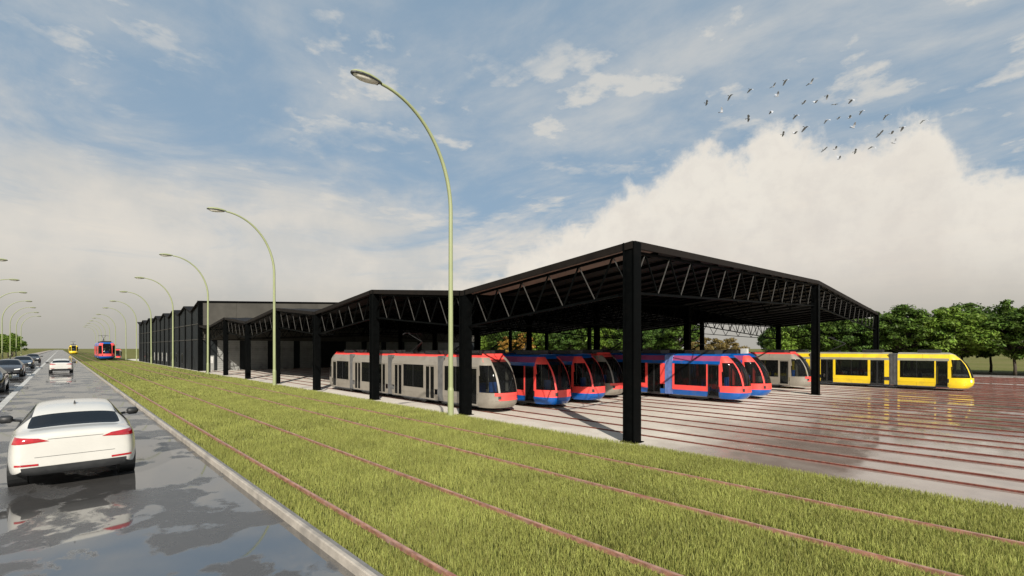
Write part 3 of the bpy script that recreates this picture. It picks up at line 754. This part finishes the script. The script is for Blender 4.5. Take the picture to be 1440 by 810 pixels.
# ------------------------------------------------------------------ street lamps
def make_lamp():
    root = empty('street_lamp')
    p = MB(); p.tube([(0, 0, 0), (0, 0, .9)], .105, 12, cap=False); p.tube([(0, 0, .9), (0, 0, 1.0)], [.105, .085], 12, cap=False); p.box(-.16, .16, -.16, .16, -.02, .02)
    p.tube([(0, 0, 1.0), (0, 0, 4), (0, 0, 7.0)], [.085, .078, .07], 12, cap=False); p.build('pole', M['lamp'], root, True)
    pts = []; A = 2.75; B = 3.45
    for i in range(23):
        t = PI/2*i/22*.97; pts.append((-A*(1-math.cos(t)), 0, 7.0+B*math.sin(t)))
    a = MB(); a.tube(pts, [.07-.025*i/22 for i in range(23)], 12, cap=False); a.build('arm', M['lamp'], root, True)
    ex, ez = pts[-1][0], pts[-1][2]
    # cobra head, tip pointing out over the road
    sec = [(0, .05, .05, .0), (.08, .10, .09, .0), (.22, .13, .11, .01), (.45, .17, .12, .015), (.7, .165, .11, .01), (.88, .12, .08, .0), (.97, .05, .035, -.01)]
    h = MB(); vs = []; n = 12
    for (u, w, t, e) in sec: vs += [(ex-u, w*math.cos(PI*k/(n-1)), ez+e+t*math.sin(PI*k/(n-1))) for k in range(n)]
    h.add(vs, [(i*n+k, i*n+k+1, (i+1)*n+k+1, (i+1)*n+k) for i in range(len(sec)-1) for k in range(n-1)] + [tuple(range(n)), tuple(range((len(sec)-1)*n, len(sec)*n))]
          + [(i*n, (i+1)*n, (i+1)*n+n-1, i*n+n-1) for i in range(len(sec)-1)])
    h = h.build('lamp_head', M['lamp'], root, True)
    r = MB(); 
    r.prism([(ex-u, w*1.03) for (u, w, t, e) in sec[1:]]+[(ex-u, -w*1.03) for (u, w, t, e) in sec[1:][::-1]], 'z', ez-.035, ez+.004); r.build('rim', M['dark'], h)
    l = MB(); vs = []
    s2 = [(.14, .09, .03), (.3, .12, .07), (.48, .145, .10), (.66, .135, .11), (.8, .10, .085), (.9, .04, .03)]
    for (u, w, t) in s2: vs += [(ex-u, w*math.cos(PI*k/9), ez-.036-t*math.sin(PI*k/9)) for k in range(10)]
    l.add(vs, [(i*10+k, i*10+k+1, (i+1)*10+k+1, (i+1)*10+k) for i in range(5) for k in range(9)] + [tuple(range(10)), tuple(range(50, 60))])
    l.build('lens', M['lens'], h, True)
    return root
LP = make_lamp(); first = True
for i in range(13):
    y = 13.1+18.5*i + (7.4 if i >= 7 else 0)
    o = LP if i == 0 else copy_tree(LP)
    o.location = (9.7, y, .05)
    if i: o.rotation_euler = (0, random.uniform(-.006, .006), random.uniform(-.05, .05))
    tag(o, f'curved green street lamp at the depot edge of the grass, {ordn(i)} from the camera', 'street lamp', 'street lamps along the grass')
for i in range(7):
    y = 13.1+18.5*(2.74+.955*i)
    o = copy_tree(LP); o.location = (-7.1, y, .09); o.rotation_euler = (0, 0, PI+random.uniform(-.04, .04))
    tag(o, f'curved green street lamp on the left pavement, {ordn(i)} from the camera', 'street lamp', 'street lamps on the left pavement')

# ------------------------------------------------------------------ cars
def make_car(paint):
    root = empty('car')
    #     y    w    zb   belt  top  wr    (top rows)
    st = [(0.00, .70, .36, .86, .93, .60), (.02, .78, .30, .93, 1.00, .66), (.10, .85, .27, .97, 1.045, .72), (.30, .90, .25, .985, 1.065, .73), (.58, .915, .22, .985, 1.075, .69),
          (1.0, .92, .20, .98, 1.285, .60), (1.32, .92, .20, .975, 1.405, .57), (1.8, .92, .20, .965, 1.445, .56), (2.4, .92, .20, .95, 1.45, .56), (2.85, .92, .20, .94, 1.39, .58),
          (3.25, .92, .20, .93, 1.20, .67), (3.6, .915, .20, .92, .985, .76), (4.05, .90, .20, .86, .90, .74), (4.4, .86, .22, .78, .80, .68), (4.6, .76, .26, .66, .70, .58), (4.68, .62, .34, .58, .62, .48)]
    half = lambda s: [(0, s[2]), (.80*s[1], s[2]), (.96*s[1], s[2]+.07), (s[1], .50), (.995*s[1], .70), (.955*s[1], s[3]), (s[5]+.01, s[4]-.035), (s[5]*.72, s[4]+.005), (0, s[4]+.02)]
    b = MB(); nP = 16; vs = []
    for s in st:
        hp = half(s); ring = hp + [(-x, z) for x, z in hp[-2:0:-1]]
        vs += [(x, s[0], z) for x, z in ring]
    nR = 16
    fs = []; mi = []
    for i in range(len(st)-1):
        for k in range(nR):
            fs.append((i*nR+k, i*nR+(k+1) % nR, (i+1)*nR+(k+1) % nR, (i+1)*nR+k))
            ym = (st[i][0]+st[i+1][0])/2; g_ = 0
            if k in (5, 10) and .9 < ym < 3.3: g_ = 1
            if k in (6, 7, 8, 9) and (.58 < ym < 1.0 or 2.85 < ym < 3.55): g_ = 1
            if k in (5, 10) and .6 < ym < .9: g_ = 0
            if k in (0, 15, 1, 14): g_ = 2
            mi.append(g_)
    b.add(vs, fs); b.mi = mi
    b.add([vs[k] for k in range(nR)], [tuple(range(nR))]); b.add([vs[(len(st)-1)*nR+k] for k in range(nR)], [tuple(range(nR))])
    me = b.mesh('body', [paint, M['carglass'], M['dark']], True)
    bm = bmesh.new(); bm.from_mesh(me); bmesh.ops.remove_doubles(bm, verts=bm.verts, dist=1e-5); bmesh.ops.recalc_face_normals(bm, faces=bm.faces)
    cl = bm.edges.layers.float.get('crease_edge') or bm.edges.layers.float.new('crease_edge')
    for e in bm.edges:
        ms = {f.material_index for f in e.link_faces}
        if len(ms) > 1: e[cl] = .55
    bm.to_mesh(me); bm.free()
    tmp = bpy.data.objects.new('body', me); COL.objects.link(tmp); sd = tmp.modifiers.new('s', 'SUBSURF'); sd.levels = 2; sd.render_levels = 2
    dg = bpy.context.evaluated_depsgraph_get(); ev = bpy.data.meshes.new_from_object(tmp.evaluated_get(dg)); bpy.data.objects.remove(tmp)
    ev.polygons.foreach_set('use_smooth', [True]*len(ev.polygons)); ev.name = 'body'
    body = link('body', ev, root)
    bm = bmesh.new(); bm.from_mesh(ev); bv = BVHTree.FromBMesh(bm)
    def proj(P2, name, m, par, axis='y', off=.008, n=(10, 4), side=-1):
        # quad patch (4 corners in x,z seen from behind or front) projected on the body
        a = MB(); vs = []
        for r in range(n[1]+1):
            for c in range(n[0]+1):
                u, v = c/n[0], r/n[1]
                x = (P2[0][0]*(1-u)+P2[1][0]*u)*(1-v)+(P2[3][0]*(1-u)+P2[2][0]*u)*v; z = (P2[0][1]*(1-u)+P2[1][1]*u)*(1-v)+(P2[3][1]*(1-u)+P2[2][1]*u)*v
                hit = bv.ray_cast(Vector((x, side*6, z)), Vector((0, -side, 0)))
                if hit[0] is None: hit = bv.find_nearest(Vector((x, 0 if side < 0 else 4.68, z)))
                vs.append(hit[0]+hit[1]*off*(1 if hit[1].y*side > -.2 else -1))
        w = n[0]+1
        a.add(vs, [(r*w+c, r*w+c+1, (r+1)*w+c+1, (r+1)*w+c) for r in range(n[1]) for c in range(n[0])])
        return a.build(name, m, par, True)
    for s in (-1, 1):
        proj([(s*.36, .895), (s*.835, .865), (s*.80, .985), (s*.50, .955)], 'tail_light', M['tail'], body)
        proj([(s*.50, .470), (s*.80, .480), (s*.80, .515), (s*.50, .505)], 'reflector', M['tail'], body, n=(6, 2))
        proj([(s*.40, .60), (s*.72, .62), (s*.74, .72), (s*.42, .66)], 'headlight', M['headl'], body, side=1)
    proj([(-.38, .925), (.38, .925), (.38, .932), (-.38, .932)], 'boot_seam', M['dark'], body, off=.004, n=(12, 1))
    proj([(-.55, .615), (.55, .615), (.55, .622), (-.55, .622)], 'bumper_seam', M['dark'], body, off=.003, n=(12, 1))
    proj([(-.70, .31), (.70, .31), (.72, .45), (-.72, .45)], 'rear_diffuser', M['dark'], body, off=.012)
    proj([(-.55, .34), (.55, .34), (.5, .52), (-.5, .52)], 'grille', M['dark'], body, side=1)
    bm.free()
    for s in (-1, 1):
        m_ = MB(); m_.tube([(s*.72, 3.04, .95), (s*.88, 3.02, .985), (s*1.0, 3.0, 1.01)], .028, 8)
        m_ = m_.build('mirror', M['dark'], body)
        q = MB(); q.tube([(s*.96, 2.98, 1.03), (s*1.0, 2.98, 1.03), (s*1.14, 3.0, 1.03), (s*1.17, 3.02, 1.03)], [.05, .085, .085, .04], 10); q.build('mirror_shell', M['dark'], m_, True)
        for yy in (.95, 3.72):
            w = MB(); w.tube([(s*.70, yy, .325), (s*.72, yy, .325), (s*.90, yy, .325), (s*.925, yy, .325)], [.28, .325, .325, .29], 24)
            w = w.build('wheel', M['rubber'], root, True)
            r = MB(); r.tube([(s*.915, yy, .325), (s*.932, yy, .325)], [.225, .205], 18); r.build('rim', M['silver'], w)
            ar = MB(); ar.tube([(s*.66, yy, .345), (s*.918, yy, .345)], .372, 24); ar.build('wheel_arch', M['dark'], body)
    f = MB(); f.add([(-.02, 1.42, 1.43), (.02, 1.42, 1.43), (.012, 1.62, 1.45), (-.012, 1.62, 1.45), (0, 1.44, 1.50)], [(0, 1, 4), (1, 2, 4), (2, 3, 4), (3, 0, 4)]); f.build('aerial_fin', M['dark'], body)
    ti = MB(); ti.box(-.72, .72, 1.25, 3.3, .45, .75); 
    ti.box(-.62, .62, 1.05, 1.25, .7, 1.12); ti.box(-.6, -.15, 2.2, 2.35, .7, 1.2); ti.box(.15, .6, 2.2, 2.35, .7, 1.2); ti.build('seats', M['dark'], root)
    return root
wc = make_car(M['white']); wc.scale = (.93, .93, .93); wc.location = (.20, 11.1, 0); tag(wc, 'white saloon car with red tail lights driving away nearest the camera', 'car', 'cars on the road')
c = copy_tree(wc); c.location = (.05, 62.5, 0); tag(c, 'white saloon car farther up the road ahead of the nearest car', 'car', 'cars on the road')
d1 = make_car(M['black']); d1.location = (-3.1, 41.3, 0); d1.rotation_euler = (0, 0, PI); tag(d1, 'black car in the left lane cut by the left edge of the photo', 'car', 'cars on the road')
d2 = make_car(M['dgrey']); d2.location = (-3.15, 60.7, 0); d2.rotation_euler = (0, 0, PI); tag(d2, 'dark grey oncoming car in the left lane behind the black one', 'car', 'cars on the road')
d3 = make_car(M['navy']); d3.location = (-3.2, 82.7, 0); d3.rotation_euler = (0, 0, PI); tag(d3, 'slate blue oncoming car in the left lane, third in the line', 'car', 'cars on the road')
d4 = copy_tree(d2); d4.location = (-3.3, 114, 0); d4.rotation_euler = (0, 0, PI); tag(d4, 'grey oncoming car farthest away in the left lane', 'car', 'cars on the road')

# ------------------------------------------------------------------ trees
def tree_meshes(height, width, base, nclump, nleaf, leafsize, lm, seed, flat=.55, trunk_r=.16):
    rs = np.random.default_rng(seed); rd = random.Random(seed)
    t = MB(); th = base+(height-base)*.55
    pts = []; x = y = 0
    for i in range(7):
        u = i/6; pts.append((x, y, th*u)); x += rd.uniform(-.12, .12); y += rd.uniform(-.12, .12)
    t.tube(pts, [trunk_r*(1.25-.95*i/6) for i in range(7)], 8)
    cz = (height+base)/2; rz = (height-base)/2; rx = width/2
    cl = []
    while len(cl) < nclump:
        p = rs.uniform(-1, 1, 3); r = np.linalg.norm(p)
        if r > 1 or r < .35: continue
        if p[2] < -.2 and rd.random() < .35: continue
        wob = 1+.18*math.sin(3*math.atan2(p[1], p[0])+seed)+rd.uniform(-.12, .1)
        cl.append((p[0]*rx*wob*(1-.25*max(0, p[2])), p[1]*rx*wob*(1-.25*max(0, p[2])), cz+p[2]*rz*rd.uniform(.86, 1.05)))
    for c in cl[::3]:
        h0 = base+(c[2]-base)*.25; h0 = min(max(h0, base*.8), th*.95); 
        pp = pts[min(6, int(h0/th*6))]
        t.tube([(pp[0], pp[1], h0), ((pp[0]+c[0])*.5, (pp[1]+c[1])*.5, (h0+c[2])*.5+.2), c], [trunk_r*.45, trunk_r*.28, .015], 5, cap=False)
    tm = t.mesh('trunk', M['bark'], True)
    C = np.array(cl); k = rs.integers(0, nclump, nleaf)
    sz = rs.uniform(.5, 1.15, nclump)*width*.125
    q = rs.normal(0, 1, (nleaf, 3)); q /= np.linalg.norm(q, axis=1)[:, None]; q *= rs.random(nleaf)[:, None]**.45
    pos = C[k]+q*sz[k][:, None]*np.array([1, 1, flat])
    pos[:, 2] = np.maximum(pos[:, 2], base*.92+rs.random(nleaf)*.3)
    nrm = q*.7+np.array([0, 0, .75])+rs.normal(0, .45, (nleaf, 3)); nrm /= np.linalg.norm(nrm, axis=1)[:, None]
    a = np.cross(nrm, rs.normal(0, 1, (nleaf, 3))); a /= np.linalg.norm(a, axis=1)[:, None]; b_ = np.cross(nrm, a)
    s = leafsize*rs.uniform(.6, 1.3, nleaf)[:, None]
    V = np.stack([pos-a*s, pos-b_*s*.45-nrm*s*.1, pos+a*s, pos+b_*s*.45-nrm*s*.1], 1).reshape(-1, 3).astype(np.float32)
    me = bpy.data.meshes.new('crown'); me.vertices.add(len(V)); me.vertices.foreach_set('co', V.ravel())
    me.loops.add(nleaf*4); me.loops.foreach_set('vertex_index', np.arange(nleaf*4, dtype=np.int32)); me.polygons.add(nleaf)
    me.polygons.foreach_set('loop_start', np.arange(nleaf, dtype=np.int32)*4); me.update(calc_edges=True); me.materials.append(lm)
    return tm, me
big = [tree_meshes(10.2, 9.6, 2.4, 120, 15000, .25, M['leaf'], 11), tree_meshes(9.7, 10.2, 2.3, 120, 15000, .25, M['leaf2'], 12),
       tree_meshes(10.6, 9.4, 2.4, 120, 15000, .25, M['leaf'], 13), tree_meshes(9.2, 9.2, 2.2, 110, 14000, .25, M['leafs'], 14)]
small = [tree_meshes(5.3, 4.6, 1.3, 36, 4500, .17, M['leafs'], 21, .8, .1), tree_meshes(4.9, 4.8, 1.3, 34, 4500, .17, M['leafs'], 22, .8, .1)]
orange = tree_meshes(8.6, 6.4, 1.4, 50, 6000, .22, M['leafo'], 31); rust = tree_meshes(6.0, 7.0, 1.2, 50, 6000, .22, M['leafb'], 32)
def tree(ms, x, y, z, s, label, group, name='tree'):
    o = tag(empty(name, (x, y, z), random.uniform(0, 6.28)), label, 'tree', group); o.scale = (s, s, s*random.uniform(.95, 1.05))
    link('trunk', ms[0], o); link('crown', ms[1], o)
rows = [(96.5, 5.6, 0), (101.5, 6.2, 3.1), (108, 7.5, 1.5)]
for ri, (X, stp, oy) in enumerate(rows):
    y = -24+oy; i = 0
    rowname = ['front row', 'second row', 'back row'][ri]
    while y < 190:
        if not (31.5 < y < 44.5+ri*6) or False:
            k = (i*3+ri*2) % 4
            tree(big[k], X+random.uniform(-1.2, 1.2), y+random.uniform(-1, 1), YZ, random.uniform(.9, 1.06),
                 f'leafy green tree beyond the yard, {rowname}, {ordn(i)} counted from the right edge', 'green trees beyond the yard')
            i += 1
        y += stp
tree(orange, 91.0, 90, YZ, 1.0, 'golden autumn tree seen under the shed left of the corner column', 'autumn trees')
tree(orange, 92.0, 97, YZ, .9, 'smaller golden autumn tree beside the brighter one under the shed', 'autumn trees')
tree(rust, 92, 35.5, YZ, .95, 'rust-tinted low tree showing above the sunlit blue trams', 'autumn trees')
tree(rust, 94, 41, YZ, 1.0, 'rust-tinted low tree in the gap under the shed roof, farther left', 'autumn trees')
for i in range(14):
    tree(small[i % 2], -10.0+random.uniform(-.5, .5), 74+10.5*i, -.02, random.uniform(1.08, 1.22), f'small round bright green tree left of the road, {ordn(i)} counted from the near end', 'small trees left of the road')

# ------------------------------------------------------------------ birds
def bird_mesh(flap, fold):
    b = MB(); vs = []; n = 8
    sec = [(-.19, .012), (-.15, .035), (-.08, .05), (.02, .06), (.10, .05), (.17, .028), (.22, .012)]
    for (u, r) in sec: vs += [(u, r*math.cos(2*PI*k/n), r*.9*math.sin(2*PI*k/n)) for k in range(n)]
    b.add(vs, [(i*n+k, i*n+(k+1) % n, (i+1)*n+(k+1) % n, (i+1)*n+k) for i in range(6) for k in range(n)]+[tuple(range(n)), tuple(range(48, 56))])
    b.add([(-.16, -.03, 0), (-.16, .03, 0), (-.34, .075, .0), (-.34, -.075, .0), (-.2, 0, .02)], [(0, 1, 2, 3), (0, 4, 1), (1, 4, 2), (2, 4, 3), (3, 4, 0)])
    for s in (-1, 1):
        c1, s1 = math.cos(flap), math.sin(flap); c2, s2 = math.cos(flap+fold), math.sin(flap+fold)
        W1, W2 = .24, .30
        p0 = [(.11, s*.04, .02), (-.09, s*.04, .02)]; p1 = [(.15, s*(.04+W1*c1), .02+W1*s1), (-.10, s*(.04+W1*c1), .02+W1*s1)]
        p2 = [(.0, s*(.04+W1*c1+W2*c2), .02+W1*s1+W2*s2), (-.10, s*(.04+W1*c1+W2*c2*.9), .02+W1*s1+W2*s2*.9)]
        P = p0+p1+p2; Q = [(x, y, z-.012) for x, y, z in P]
        b.add(P+Q, [(0, 1, 3, 2), (2, 3, 5, 4), (6, 8, 9, 7), (8, 10, 11, 9), (0, 2, 8, 6), (2, 4, 10, 8), (1, 7, 9, 3), (3, 9, 11, 5), (4, 5, 11, 10)])
    return b.mesh('bird', M['bird'])
BM = [bird_mesh(R(35), R(-25)), bird_mesh(R(-20), R(-20)), bird_mesh(R(60), R(-20)), bird_mesh(R(5), R(-10))]
BP = [(135, 258, 3), (268, 218, 1), (383, 182, 1), (218, 312, 2), (510, 168, 0), (580, 132, 1), (532, 222, 2), (720, 150, 0), (500, 305, 1), (370, 345, 3), (640, 328, 1), (683, 256, 3), (746, 257, 0),
      (814, 217, 1), (856, 268, 3), (953, 240, 1), (693, 395, 1), (566, 433, 3), (630, 431, 0), (813, 354, 1), (878, 344, 3), (940, 343, 0), (1008, 304, 1), (958, 398, 2), (1148, 328, 1), (1110, 433, 3),
      (1174, 432, 0), (1240, 394, 1), (1358, 356, 1), (798, 521, 3), (861, 518, 0), (880, 575, 2), (972, 531, 3), (1070, 505, 1), (1190, 486, 2)]
order = sorted(range(len(BP)), key=lambda i: BP[i][0]); rank = {i: r for r, i in enumerate(order)}
for i, (u, v, k) in enumerate(BP):
    px, py = 960+u/4, 80+v/4; dd = random.uniform(58, 72)
    rr = (px-720)/658*dd; X = dd*ST+rr*CT; Y = dd*CT-rr*ST; Z = EYE+(489.5-py)/658*dd
    o = link('bird', BM[k]); o.location = (X, Y, Z); o.rotation_euler = (random.uniform(-.4, .4), random.uniform(-.25, .1), -TH+random.uniform(-.5, .3)); s = random.uniform(1.1, 1.3); o.scale = (s, s, s)
    tag(o, f'small grey bird in the flock over the cloud, {ordn(rank[i])} counted from the left', 'bird', 'flock of birds')
